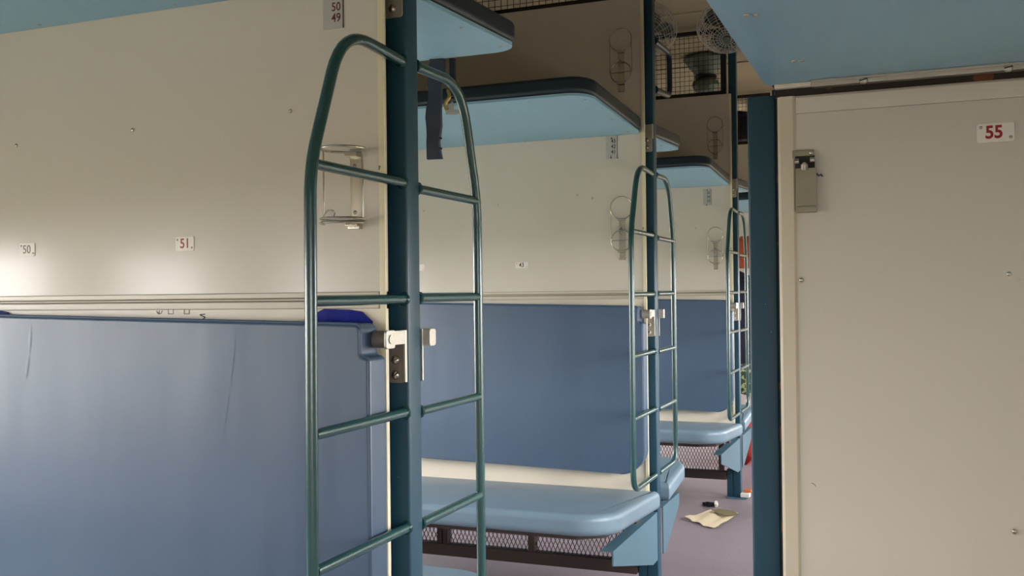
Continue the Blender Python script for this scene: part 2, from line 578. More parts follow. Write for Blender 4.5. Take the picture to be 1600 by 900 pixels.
# ------------------------------------------------------------------ upper berths
BZ = 1.644
def upper_berth(yw, sgn, xr, depth, label, tilt=.045, screws=True, front=True):
    """yw: wall side, sgn: direction away from the wall"""
    r = empty('upper_berth', (-1.74, yw, BZ), label, 'berth', 'upper berths')
    xl = XW_L + .02
    yf = yw + sgn * depth
    def outline(ins, rad):
        # local: u = x, v = distance from the wall
        o = [(xl + ins, 0.0), (xr - ins - .006, 0.0)]
        o += [(xr - ins, .02)]
        o += arc(xr - ins - rad, depth - ins - rad, rad, 0, 90, 10)
        o += [(xl + ins, depth - ins)]
        return o
    def place(v):
        return (v.x, yw + sgn * v.y, BZ + v.z + tilt * v.y)
    mb = MB().prism(outline(.006, .075), 2, 0, .008).xf(place)
    bmesh.ops.recalc_face_normals(mb.bm, faces=mb.bm.faces)
    part('underside_board', mb, 'blue_lam', r)
    mb = MB().prism(outline(0, .08), 2, .0085, .058, bev=.014, seg=4).xf(place)
    bmesh.ops.recalc_face_normals(mb.bm, faces=mb.bm.faces)
    part('cushion', mb, 'rim', r)
    if screws:
        for d in (.05, .26, depth - .07):
            screw(r, place(Vector((xr - .035, d, -.0002))), .0045, 'alu', (0, 0, -1))
        for x in (-1.05, -1.30, -1.62, -1.95, -2.3):
            screw(r, place(Vector((x, depth - .035, -.0002))), .004, 'alu', (0, 0, -1))
            screw(r, place(Vector((x + (.02 if x > -1.4 else 0), .018, -.0002))), .004, 'alu', (0, 0, -1))
    return r
upper_berth(Y0 - .0015, -1, -.850, .62, 'light blue underside of the upper berth at the top left corner')
upper_berth(Y0 + .1265, +1, -.834, .545, 'upper berth corner with dark rim jutting behind the near post')
upper_berth(Y0 + PITCH - .0015, -1, -.850, .615, 'wide upper berth with dark rounded rim above the 43 42 41 list')
upper_berth(Y0 + PITCH + .1265, +1, -.836, .50, 'short end of an upper berth jutting behind the middle post')
upper_berth(Y0 + 2 * PITCH - .0015, -1, -.850, .615, 'small far upper berth above the 35 34 33 list')
upper_berth(Y0 + 2 * PITCH + .1265, +1, -.836, .52, 'upper berth end glimpsed behind the third post')
upper_berth(Y0 + 3 * PITCH - .0015, -1, -.850, .615, 'farthest upper berth, a sliver in the slit beside the side post')

# ------------------------------------------------------------------ folded middle berths (backrests)
def middle_berth(k, label):
    y = Y0 + PITCH * k
    xr, xl, zt, zb = -.8385, XW_L + .03, 1.042, .462
    yf, yb_ = y - .066, y - .0065
    r = empty('middle_berth', (-1.74, y - .035, zb), label, 'berth', 'folded middle berths used as backrests')
    nx, nz = xr - .016, zt - .056
    o = [(xl, zb), (xr - .085, zb)] + arc(xr - .085, zb + .085, .085, 270, 360, 8)
    o += arc(xr - .008, nz - .008, .008, 0, 90, 3) + arc(nx + .007, nz + .007, .007, 270, 180, 4)
    o += [(nx, zt - .020)] + arc(nx - .012, zt - .012, .012, 0, 90, 3) + [(xl, zt)]
    def tilt(v):
        return (v.x, v.y, v.z + (xr - v.x) * .020)
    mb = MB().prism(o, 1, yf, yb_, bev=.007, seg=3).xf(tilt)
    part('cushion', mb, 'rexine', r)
    pp = [(x, z) for x, z in o[1:]]
    pts = [(x - .0015 if i < 20 else x, yf + .004, z) for i, (x, z) in enumerate(pp)]
    pm = MB().tube(smooth_path(pts, 0), .0022, 6).xf(tilt)
    part('piping', pm, 'piping', r)
    if k == 0:
        # standing creases in the covering
        for p0, p1, rr in (((-1.597, 1.047), (-1.614, .915), .0013), ((-1.109, 1.032), (-1.144, .815), .0009)):
            cm_ = MB()
            n = 10
            rings = []
            for i in range(n + 1):
                t = i / n
                x_, z_ = p0[0] + (p1[0] - p0[0]) * t + .002 * math.sin(t * 4), p0[1] + (p1[1] - p0[1]) * t
                h_ = rr * math.sin(PI * min(1, t * 1.6 + .08)) if t < .58 else rr * math.cos(PI / 2 * (t - .58) / .42)
                rings.append([cm_.bm.verts.new((x_ + dx * .006, yf + .0004 - max(.0, h_) * dh, z_)) for dx, dh in ((-1.6, 0), (-.8, .35), (0, 1), (.5, .55), (1.2, 0))])
            for A, B in zip(rings, rings[1:]):
                for q in range(4):
                    cm_.bm.faces.new((A[q], A[q + 1], B[q + 1], B[q]))
            bmesh.ops.recalc_face_normals(cm_.bm, faces=cm_.bm.faces)
            part('crease', cm_, 'rexine', r)
    return r
middle_berth(0, 'large blue rexine backrest in the left foreground')
middle_berth(1, 'blue backrest of the middle bay above the wide seat')
middle_berth(2, 'small far blue backrest with rounded corner behind the middle ladder')
middle_berth(3, 'farthest blue backrest hidden past the third ladder')

# ------------------------------------------------------------------ lower seats
def bench_seat(yw, sgn, xr, depth, label, rise=.04, torn=False):
    r = empty('bench_seat', (-1.74, yw + sgn * .3, 0), label, 'seat', 'blue bench seats')
    xl = XW_L + .02
    zb = .335
    o = [(xl, .004), (xr - .004, .004), (xr, .012)] + arc(xr - .13, depth - .13, .13, 0, 90, 12) + [(xl, depth)]
    def place(v):
        d = v.y
        return (v.x, yw + sgn * v.y, zb + v.z + rise * d / depth)
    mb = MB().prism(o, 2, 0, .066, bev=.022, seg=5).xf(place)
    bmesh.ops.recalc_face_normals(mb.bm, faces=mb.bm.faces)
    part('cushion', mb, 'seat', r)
    o2 = [(xl, .02), (xr - .05, .02), (xr - .05, depth - .12), (xr - .12, depth - .05), (xl, depth - .05)]
    mb = MB().prism(o2, 2, -.016, -.001).xf(place)
    bmesh.ops.recalc_face_normals(mb.bm, faces=mb.bm.faces)
    part('seat_board', mb, 'brown', r)
    if torn:
        tm = MB().box(-1.50, -1.44, yw + sgn * (depth - .03), yw + sgn * (depth - .008), zb + rise - .016, zb + rise + .004, .004)
        part('torn_flap', tm, 'rexine', r)
    # folded sheet bracket from the post to under the seat
    y0 = yw + sgn * (depth - .10)
    yp = yw - sgn * -.002
    yq = yw + sgn * (-.038 if sgn < 0 else .0)
    ys = (yq, y0)
    zt_ = .318
    poly = [(yq, zt_), (y0, zt_), (y0, zt_ - .045), (yw + sgn * .03, .150), (yq, .150)]
    part('support_bracket', MB().prism(poly, 0, -.826, -.8215), 'steelblue', r)
    part('bracket_flange', MB().box(-.862, -.8262, min(ys), max(ys), zt_ - .004, zt_, .001), 'steelblue', r)
    part('bracket_spacer', MB().box(-.87, -.845, yw + sgn * .10, yw + sgn * .16, zt_ + .0002, zb + .004), 'brown', r)
    return r
bench_seat(Y0 - .001, -1, -.800, .60, 'light blue bench seat below the large near backrest')
bench_seat(Y0 + .126, +1, -.870, .50, 'bench seat edge at the bottom behind the near post')
bench_seat(Y0 + PITCH - .001, -1, -.800, .62, 'wide light blue bench seat of the middle bay with creased corner', torn=True)
bench_seat(Y0 + PITCH + .126, +1, -.796, .37, 'bench seat end jutting behind the middle post')
bench_seat(Y0 + 2 * PITCH - .001, -1, -.800, .62, 'small far bench seat beyond the middle ladder')
bench_seat(Y0 + 2 * PITCH + .126, +1, -.806, .45, 'bench seat end glimpsed behind the third post')

# ------------------------------------------------------------------ expanded-metal grilles under the partitions
def grille(k, label):
    y = Y0 + PITCH * k + .045
    z0, z1 = .095, .3835
    xl, xr = XW_L + .01, -.895
    r = empty('seat_grille', ((xl + xr) / 2, y, 0), label, 'grille', 'grilles under the seats')
    part('bottom_rail', MB().box(xl, xr, y - .02, y + .02, z0, z0 + .045, .002), 'brown', r)
    part('top_rail', MB().box(xl, xr, y - .02, y + .02, z1 - .03, z1, .002), 'brown', r)
    for x in (xl + .02, -2.10, -1.665, -1.645, -1.293, xr - .025):
        part('upright', MB().box(x - .012, x + .012, y - .019, y + .019, z0 + .046, z1 - .031), 'brown', r)
    for x in (xl + .03,):
        part('foot', MB().box(x - .015, x + .015, y - .015, y + .015, .0, z0), 'brown', r)
    if k:
        cw, ch, t = .0165, .036, .0011
        mb = MB()
        nx, nz = int((xr - xl) / cw), int((z1 - z0) / ch) + 1
        verts, faces = [], []
        def strip(a, b):
            dx, dz = b[0] - a[0], b[1] - a[1]
            l = math.hypot(dx, dz)
            px, pz = -dz / l * t, dx / l * t
            n = len(verts)
            for s_ in (-.0012, .0012):
                verts.extend([(a[0] + px, y + s_, a[1] + pz), (a[0] - px, y + s_, a[1] - pz), (b[0] - px, y + s_, b[1] - pz), (b[0] + px, y + s_, b[1] + pz)])
            faces.extend([(n, n + 1, n + 2, n + 3), (n + 4, n + 7, n + 6, n + 5), (n, n + 3, n + 7, n + 4), (n + 1, n + 5, n + 6, n + 2)])
        for i in range(nx):
            for j in range(nz):
                cx, cz = xl + (i + .5) * cw, z0 + (j + .5) * ch
                if cz + ch / 2 > z1:
                    continue
                L_, R_, T_, B_ = (cx - cw / 2, cz), (cx + cw / 2, cz), (cx, cz + ch / 2), (cx, cz - ch / 2)
                for a, b in ((L_, T_), (T_, R_), (R_, B_), (B_, L_)):
                    strip(a, b)
        me = bpy.data.meshes.new('expanded_mesh')
        me.from_pydata([(v[0] - ORG[r.name].x, v[1] - ORG[r.name].y, v[2]) for v in verts], [], faces)
        me.materials.append(M['brown'])
        o = bpy.data.objects.new('expanded_mesh', me)
        COL.objects.link(o)
        o.parent = r
        o['kind'] = 'stuff'
        mb.bm.free()
    return r
grille(1, 'brown framed expanded metal grille under the wide middle seat')
grille(2, 'small brown metal grille under the far seat beside the litter')

# ------------------------------------------------------------------ hinge brackets on the posts
def upper_bracket(k, label):
    y = Y0 + PITCH * k + .0405
    r = empty('upper_hinge_bracket', (-.841, y - .003, 1.584), label, 'bracket', 'steel brackets of the upper berths')
    part('plate', MB().prism(rrect(-.8605, -.8235, 1.584, 1.681, .006, 4), 1, y - .004, y - .0002, bev=.001), 'alu', r)
    part('side_lug', MB().box(-.8230, -.8200, y - .016, y - .0002, 1.63, 1.681, .001), 'alu', r)
    screw(r, (-.843, y - .004, 1.626), .0078, 'steel', (0, -1, 0), 1.3)
    screw(r, (-.843, y - .004, 1.600), .0072, 'steel', (0, -1, 0), 1.5 if k == 0 else .2)
    return r
upper_bracket(0, 'steel hinge bracket with one slotted screw at the top of the near post')
upper_bracket(1, 'steel hinge bracket with two screws beside the 43 42 41 list')
upper_bracket(2, 'small hinge bracket with two screws on the third post')

def middle_bracket(k, label):
    yf = Y0 + PITCH * k + .0405
    yb_ = Y0 + PITCH * k + .0909
    r = empty('middle_hinge_bracket', (-.84, yf, .93), label, 'bracket', 'hinge brackets of the middle berths')
    dark = 'cast_dark' if k == 0 else 'cast'
    part('plate', MB().prism(rrect(-.8600, -.8265, .934, 1.022, .004, 3), 1, yf - .004, yf - .0002, bev=.001), dark, r, 'dull grey plate')
    part('bright_edge', MB().box(-.8262, -.8222, yf - .0075, yf - .0002, .936, 1.0285, .001), 'alu', r)
    yr = Y0 + PITCH * k - .0215
    part('roller', MB().cyl((-.8515, yr, 1.0145), (-.8265, yr, 1.0145), .0148, 24), dark, r)
    lug = part('end_lug', MB().prism(rrect(yr - .0158, yr + .0150, .9985, 1.0302, .005, 4), 0, -.8262, -.8205, bev=.0012), 'alu', r)
    part('pin_head', MB().cyl((-.8203, yr - .001, 1.0145), (-.8185, yr - .001, 1.0145), .0078, 18), 'cast', lug)
    part('web', MB().box(-.8262, -.8225, yr + .0152, yf - .0077, 1.004, 1.0285, .0008), 'alu', r)
    for z, a in ((.9755, .25), (.9485, .6)):
        screw(r, (-.8435, yf - .004, z), .0084, 'steel' if k == 0 else 'cast', (0, -1, 0), a)
    part('rear_plate', MB().box(-.8600, -.8180, yb_ + .0002, yb_ + .004, .934, 1.0285, .001), 'alu', r)
    part('rear_lug', MB().prism(rrect(yb_ + .0045, yb_ + .030, .997, 1.0285, .006, 4), 0, -.836, -.805, bev=.0015), 'cast', r)
    return r
middle_bracket(0, 'large pale hinge bracket with roller beside the near backrest')
middle_bracket(1, 'white metal hinge bracket with roller on the middle post')
middle_bracket(2, 'tiny hinge bracket on the third post behind the far ladder')

# ------------------------------------------------------------------ bottle holders
def bottle_holder(x, y, z, label, opened=False, m='steel'):
    """wire rings on a strip, folded against the partition or swung out; z is the strip's lower end"""
    r = empty('bottle_holder', (x, y, z), label, 'bottle holder', 'wire bottle holders')
    h = .142
    part('strip_plate', MB().box(x - .0115, x + .0115, y - .0024, y - .0002, z, z + h, .0007), m, r)
    screw(r, (x - .002, y - .0024, z + .030), .0035, m, (0, -1, 0), .6)
    screw(r, (x - .002, y - .0024, z + h - .030), .0035, m, (0, -1, 0), .9)
    R_ = .039
    if opened:
        for zz, up in ((z + h - .006, 0), (z + .015, 1)):
            pts = [(x + R_ * math.cos(2 * PI * i / 28), y - .006 - R_ + R_ * math.sin(2 * PI * i / 28), zz) for i in range(28)]
            part('ring', MB().tube(pts, .0023, 8, True), m, r)
            part('ring_clip', MB().box(x - .012, x + .012, y - .020, y - .0026, zz - .010, zz - .002, .001), m, r)
        # lower cradle band and catch wire
        pts = [(x + R_ * math.cos(t), y - .006 - R_ + R_ * math.sin(t), z + .008) for t in [PI + PI * i / 14 for i in range(15)]]
        part('cradle', MB().tube(pts, .0025, 8), m, r)
        for sx in (-1, 1):
            part('side_wire', MB().cyl((x + sx * R_, y - .045, z + .015), (x + sx * R_, y - .045, z + h - .006), .0016, 8), m, r)
        part('catch', MB().tube(smooth_path([(x - R_ + .004, y - .055, z + .018), (x - .022, y - .06, z + .032), (x - .012, y - .05, z + .030), (x - .02, y - .045, z + .018)], .01, 4), .0012, 6), m, r)
        part('foot_lip', MB().box(x - .0115, x + .0115, y - .012, y - .0026, z, z + .007, .001), m, r)
    else:
        for cz, rr, yy in ((z + .183, .040, y - .008), (z + .068, .037, y - .011)):
            pts = [(x + rr * math.cos(2 * PI * i / 28), yy, cz + rr * math.sin(2 * PI * i / 28)) for i in range(28)]
            part('ring', MB().tube(pts, .0020, 8, True), m, r)
        for sx in (-1, 1):
            part('side_wire', MB().cyl((x + sx * .0405, y - .008, z + .068), (x + sx * .0395, y - .008, z + .180), .0016, 8), m, r)
        part('cross_wire', MB().cyl((x - .041, y - .008, z + .068), (x + .041, y - .008, z + .070), .0014, 8), m, r)
        part('ring_clip', MB().box(x - .014, x + .014, y - .012, y - .0026, z + h - .004, z + h + .004, .001), m, r)
        part('ring_clip', MB().box(x - .014, x + .014, y - .014, y - .0026, z + .026, z + .034, .001), m, r)
        part('hook', MB().tube([(x - .004 + .006 * math.cos(a), y - .006, z + .10 + .011 * math.sin(a)) for a in [i * .5 for i in range(11)]], .0011, 6), m, r)
        part('foot_lip', MB().box(x - .0115, x + .0115, y - .008, y - .0026, z, z + .008, .001), m, r)
    return r
bottle_holder(-.8985, Y0, 1.207, 'swung out wire bottle holder beside the near ladder', True)
bottle_holder(-.926, Y0 + PITCH, 1.204, 'wire bottle holder behind the middle ladder, below the 43 42 41 list')
bottle_holder(-.922, Y0 + PITCH, 1.795, 'dark wire bottle holder high on the middle partition above the berth')
bottle_holder(-.930, Y0 + 2 * PITCH, 1.204, 'small wire bottle holder below the 35 34 33 list')
bottle_holder(-.925, Y0 + 2 * PITCH, 1.785, 'small bottle holder high on the far partition above its berth')

# ------------------------------------------------------------------ number plates
def number_plate(x, y, z, w, h, txt, m, label, size=.02, bold=0.0, dx=0.0, rot=0.0):
    r = empty('number_plate', (x, y, z), label, 'sign', 'berth number plates')
    part('plate', MB().prism(rrect(x - w / 2, x + w / 2, z - h / 2, z + h / 2, .003, 3), 1, y - .0016, y - .0001, bev=.0004), 'plate', r)
    if txt:
        text('number', txt, size, (x + dx, y - .0018, z), m, r, bold, sx=.92)
    screw(r, (x - w * .39, y - .0016, z + h * .30), .0022, 'alu')
    screw(r, (x + w * .39, y - .0016, z - h * .28), .0022, 'alu')
    return r
number_plate(-1.678, Y0, 1.192, .042, .0275, '50', 'purple', 'small white plate with faded number 50 at the left edge', .0245, 0, -.001)
number_plate(-1.2755, Y0, 1.1925, .0435, .027, '51', 'rust', 'small white plate with rust red number 51', .026, .0003, .001)
number_plate(-1.307, Y0 + PITCH, 1.194, .050, .022, '43', 'blackp', 'small white plate with black number 43 on the middle partition', .022, .0002)
number_plate(-1.728, Y0 + PITCH, 1.194, .046, .024, '', 'blackp', 'white plate edge just right of the near post')
p55 = number_plate(.117, Y0, 1.3055, .0475, .0265, '55', 'red', 'white plate with bold red number 55 on the right side panel', .0245, .0007, -.002)
text('maker_print', '.. ... ..', .004, (.1255, Y0 - .0018, 1.2955), 'greyp', p55)

def index_plate(x, y, z0, z1, rows, m, label, pitch, size, arrow=True, ztop=None):
    r = empty('index_plate', (x, y, z0), label, 'sign', 'berth list plates')
    part('plate', MB().box(x - .021, x + .021, y - .0014, y - .0001, z0, z1, .0003), 'silver', r)
    part('side_line', MB().box(x + .0198, x + .0212, y - .0018, y - .0001, z0, z1), 'brown', r)
    z = ztop
    for t in rows:
        text('number', t, size, (x + .0065, y - .0016, z), m, r, .0002, sx=.9)
        z -= pitch
    if arrow:
        mb = MB()
        zc = z + .004
        mb.cyl((x - .003, y - .0015, zc + .005), (x - .003, y - .0015, zc - .004), .0008, 5)
        mb.prism([(x - .007, zc - .002), (x + .001, zc - .002), (x - .003, zc - .008)], 1, y - .0018, y - .0014)
        part('arrow', mb, m, r)
        mb = MB().prism([(x - .004, z1 - .010), (x + .004, z1 - .010), (x, z1 - .003)], 1, y - .0018, y - .0014)
        part('arrow', mb, m, r)
    return r
index_plate(-.942, Y0, 1.566, 1.640, ('51', '50', '49'), 'maroon', 'grey berth list 51 50 49 at the top above the near ladder', .0195, .0215, False, 1.6235)
index_plate(-.9605, Y0 + PITCH, 1.562, 1.642, ('43', '42', '41'), 'blackp', 'grey berth list 43 42 41 under the middle upper berth', .0192, .0190, True, 1.6245)
index_plate(-.971, Y0 + 2 * PITCH, 1.546, 1.632, ('35', '34', '33'), 'blackp', 'tiny grey berth list 35 34 33 under the far upper berth', .0215, .0190, True, 1.610)

# ------------------------------------------------------------------ luggage mesh above the partitions
def luggage_mesh(k, label):
    y = Y0 + PITCH * k + .06
    xl, xr, z0, z1 = XW_L + .02, -.875, 2.127, 2.485
    r = empty('luggage_mesh', ((xl + xr) / 2, y, z0), label, 'wire screen', 'wire screens above the partitions')
    part('bottom_rail', MB().box(xl, xr, y - .02, y + .02, z0, z0 + .025), 'black', r)
    part('top_rail', MB().box(xl, xr, y - .012, y + .012, z1 - .02, z1), 'black', r)
    for x in (xl + .012, -1.53, xr - .012):
        part('upright', MB().box(x - .014, x + .014, y - .012, y + .012, z0 + .026, z1 - .021), 'black', r)
    mb = MB()
    x = xl + .03
    while x < xr - .02:
        mb.box(x - .0011, x + .0011, y - .0011, y + .0011, z0 + .02, z1 - .01)
        x += .0255
    z = z0 + .045
    while z < z1 - .02:
        mb.box(xl + .01, xr - .01, y + .0012, y + .0034, z - .0011, z + .0011)
        z += .0255
    part('wire_mesh', mb, 'black', r, kind='stuff')
    return r
luggage_mesh(1, 'black framed wire screen above the middle partition at the top edge')
luggage_mesh(2, 'black framed wire screen above the far partition beside the fans')
luggage_mesh(3, 'farthest black wire screen in the slit beside the side post')

# ------------------------------------------------------------------ ceiling fans
def fan(x, y, z, label, tiltv, m='wire', rad=.125):
    r = empty('ceiling_fan', (x, y, ZC), label, 'fan', 'caged ceiling fans')
    ax = Vector(tiltv).normalized()
    q = Vector((0, 0, -1)).rotation_difference(ax)
    C_ = Vector((x, y, z))
    def T(v):
        return C_ + q @ Vector(v)
    prof = [(rad * .16, -.075), (rad * .45, -.070), (rad * .72, -.055), (rad * .90, -.030), (rad, 0), (rad * .98, .022), (rad * .80, .05), (rad * .5, .065), (rad * .25, .07)]
    g = MB()
    for rr, zz in prof:
        g.tube([T((rr * math.cos(2 * PI * i / 32), rr * math.sin(2 * PI * i / 32), zz)) for i in range(32)], .0014, 5, True)
    for f_ in (.3, .6):
        for (r0, z0_), (r1, z1_) in zip(prof[:4], prof[1:5]):
            rr, zz = r0 + (r1 - r0) * f_, z0_ + (z1_ - z0_) * f_
            g.tube([T((rr * math.cos(2 * PI * i / 32), rr * math.sin(2 * PI * i / 32), zz)) for i in range(32)], .0011, 5, True)
    for i in range(20):
        a = 2 * PI * i / 20
        g.tube([T((rr * math.cos(a), rr * math.sin(a), zz)) for rr, zz in prof], .0013, 5)
    part('cage', g, m, r)
    part('motor', MB().tube([T((0, 0, zz)) for zz in (.02, .075)], .034, 18), 'fan_dark', r)
    part('hub_cap', MB().tube([T((0, 0, zz)) for zz in (-.082, -.074)], rad * .13, 18), 'fan_dark', r)
    part('hub', MB().tube([T((0, 0, zz)) for zz in (-.02, .018)], .020, 16), 'fan_dark', r)
    for kk in range(3):
        a0 = kk * 2 * PI / 3
        mb = MB()
        vs = []
        for rr, hw in ((.018, .012), (.05, .030), (.085, .038), (.105, .028)):
            for s_ in (-1, 1):
                u, v, w = rr, s_ * hw, s_ * hw * .45
                vs.append((u * math.cos(a0) - v * math.sin(a0), u * math.sin(a0) + v * math.cos(a0), w))
        bv = [mb.bm.verts.new(T(v)) for v in vs]
        for i in range(3):
            mb.bm.faces.new((bv[2 * i], bv[2 * i + 1], bv[2 * i + 3], bv[2 * i + 2]))
        bmesh.ops.solidify(mb.bm, geom=mb.bm.faces[:], thickness=.0012)
        part('blade', mb, 'fan_dark', r)
    top = T((0, 0, .075))
    part('bracket', MB().tube(smooth_path([top, (top.x, top.y, ZC - .03), (x, y, ZC)], .02, 4), .010, 10), 'fan_dark', r)
    part('ceiling_rose', MB().cyl((x, y, ZC - .012), (x, y, ZC - .0005), .045, 20), 'fan_dark', r)
    return r
fan(-.975, 3.98, 2.175, 'white caged ceiling fan half hidden behind the middle post', (-.1, -.75, -.7), rad=.118)
fan(-.650, 3.95, 2.140, 'white caged ceiling fan at the edge of the light blue side berth', (.1, -.62, -.78), rad=.118)
# fan seen from behind, through the far screen
ft = empty('shrouded_fan', (-1.10, 5.9, ZC), 'dark cone shaped fan shroud seen through the far wire screen', 'fan')
part('shroud', MB().lathe([(.020, -.005), (.128, -.010), (.132, -.025), (.060, -.115), (.055, -.120)], (-1.10, 5.9, ZC), 24), 'fan_dark', ft)
part('band', MB().lathe([(.055, -.118), (.066, -.122), (.066, -.136), (.055, -.140)], (-1.10, 5.9, ZC), 24), 'black', ft)
part('motor_bowl', MB().lathe([(.052, -.139), (.076, -.155), (.082, -.180), (.060, -.215), (0, -.230)], (-1.10, 5.9, ZC), 24), 'fan_dark', ft)

# ------------------------------------------------------------------ strap hanging from the second berth
sx0, sy0 = -1.061, 2.165
st = empty('hanging_strap', (sx0, sy0, 1.66), 'grey berth strap hanging below the upper berth behind the near ladder', 'strap')
mb = MB()
vs = []
prev = None
for i in range(13):
    z = 1.668 - .245 * i / 12
    w = .0175 + .002 * math.sin(i * 1.1)
    dx = -.012 * math.sin(i / 12 * PI * .6)
    dy = .003 * math.sin(i * 1.7)
    cs = [(sx0 + dx - w, sy0 + dy, z), (sx0 + dx + w, sy0 + dy + .006, z), (sx0 + dx + w, sy0 + dy + .016, z), (sx0 + dx - w, sy0 + dy + .010, z)]
    ring = [mb.bm.verts.new(c) for c in cs]
    if prev:
        for a in range(4):
            mb.bm.faces.new((prev[a], prev[(a + 1) % 4], ring[(a + 1) % 4], ring[a]))
    else:
        mb.bm.faces.new(ring)
    prev = ring
mb.bm.faces.new(prev)
bmesh.ops.recalc_face_normals(mb.bm, faces=mb.bm.faces)
part('webbing', mb, 'strap', st)
for z in (1.472, 1.447):
    part('eyelet', MB().cyl((sx0 + .010, sy0 + .004, z), (sx0 + .010, sy0 - .0015, z), .0028, 10), 'slot', st)
part('hanger_bar', MB().box(sx0 + .030, sx0 + .044, sy0 + .012, sy0 + .020, 1.575, 1.668), 'black', st)
part('hook', MB().tube(smooth_path([(sx0 + .027, sy0 + .010, 1.590), (sx0 + .036, sy0 + .002, 1.572), (sx0 + .022, sy0 + .000, 1.555), (sx0 + .026, sy0 + .004, 1.540)], .008, 4), .0045, 10), 'brass', st)
part('catch_plate', MB().prism([(sx0 + .022, 1.545), (sx0 + .040, 1.560), (sx0 + .043, 1.541), (sx0 + .075, 1.533), (sx0 + .045, 1.527), (sx0 + .022, 1.530)], 1, sy0 + .006, sy0 + .010), 'cast', st)

# ------------------------------------------------------------------ blue polythene behind the near backrest
def poly_bag(x0, x1, zt, label):
    y0, y1 = Y0 - .0055, Y0 - .0008
    o = [(x0, .99), (x1, .99), (x1, zt - .02), (x1 - .02, zt - .004), (x1 - .045, zt), (x0 + .035, zt + .0015), (x0 + .012, zt - .008), (x0, zt - .02)]
    return single('plastic_sheet', MB().prism(o, 1, y0 - .0002, y1), 'polythene', ((x0 + x1) / 2, Y0 - .003, .99), label, 'plastic bag')
poly_bag(-1.00, -.868, 1.0655, 'bright blue plastic bag tucked behind the near backrest beside the post')
poly_bag(-1.90, -1.712, 1.0675, 'scrap of blue plastic behind the near backrest at the left edge')

# ------------------------------------------------------------------ side berth and side partition on the right
ZS = 1.396
sb = empty('side_berth', (.2, .6, ZS), 'large light blue underside of the side berth at the top right', 'berth')
def so(ins, rad):
    return [(XW_R - .002, -.30), (XW_R - .002, 1.509 - ins)] + arc(-.194 + ins + rad, 1.509 - ins - rad, rad, 90, 180, 6) + [(-.194 + ins, -.30)]
part('underside_board', MB().prism(so(.003, .022), 2, ZS, ZS + .010), 'blue_lam', sb)
part('cushion', MB().prism(so(0, .025), 2, ZS + .0105, ZS + .062, bev=.012, seg=4), 'rim', sb)
for x, y in ((-.160, 1.105), (-.135, 1.352), (-.16, .70)):
    screw(sb, (x, y, ZS - .0002), .0036, 'alu', (0, 0, -1))
    screw(sb, (x + .009, y + .004, ZS - .0002), .0036, 'alu', (0, 0, -1))
rail = part('aluminium_rail', MB().box(-.125, XW_R - .004, 1.490, 1.506, ZS - .0095, ZS - .0003, .001), 'alu', sb)
part('rail_flange', MB().box(-.125, XW_R - .004, 1.4855, 1.4898, ZS - .0035, ZS - .0003, .0005), 'alu', rail)
part('corner_block', MB().box(-.178, -.1255, 1.496, 1.506, ZS - .007, ZS - .0004, .001), 'cream', sb)
for x in (-.053, .132):
    screw(sb, (x, 1.4895, ZS - .0065), .0062, 'alu', (0, -1, 0), .2)

sp = empty('side_partition', (.2, 1.53, 0), 'plain beige side panel on the right with plate 55 and metal latch', 'partition')
part('panel', MB().box(-.150, XW_R - .002, Y0, Y0 + .036, .0, 1.352), 'beige', sp)
part('left_frame', MB().prism([(-.1755, Y0 + .036), (-.1755, Y0 + .001), (-.171, Y0 - .0035), (-.153, Y0 - .0035), (-.1495, Y0 - .0005), (-.1495, Y0 + .036)], 2, 0, 1.3785), 'frame', sp)
part('top_frame', MB().prism([(Y0 + .036, 1.3785), (Y0 + .0005, 1.3785), (Y0 - .0025, 1.375), (Y0 - .0025, 1.357), (Y0 - .0005, 1.3525), (Y0 + .036, 1.3525)], 0, -.149, XW_R - .002), 'beige', sp)
part('gap_shade_strip', MB().box(-.180, -.1758, Y0 + .02, Y0 + .05, 0, 1.385), 'gap', sp)  # dark strip filling the open gap beside the post to paint its shade
part('gap_shade_strip', MB().box(-.180, XW_R - .002, Y0 + .006, Y0 + .036, 1.379, 1.3945), 'gap', sp)
for x, z in ((-.144, 1.106), (.131, 1.110), (.1335, .757)):
    w_ = part('washer', MB().cyl((x, Y0 - .0002, z), (x, Y0 - .0014, z), .0052, 16), 'alu', sp)
    screw(sp, (x, Y0 - .0014, z), .0034, 'steel', (0, -1, 0))
part('screw_hole', MB().cyl((.1425, Y0 - .0002, 1.102), (.1425, Y0 - .0008, 1.102), .0036, 12), 'trim', sp)
part('scratch', MB().tube([(-.1335, Y0 - .0003, .8065), (-.1295, Y0 - .0003, .8055), (-.1275, Y0 - .0003, .8025)], .0006, 5), 'greyp', sp)

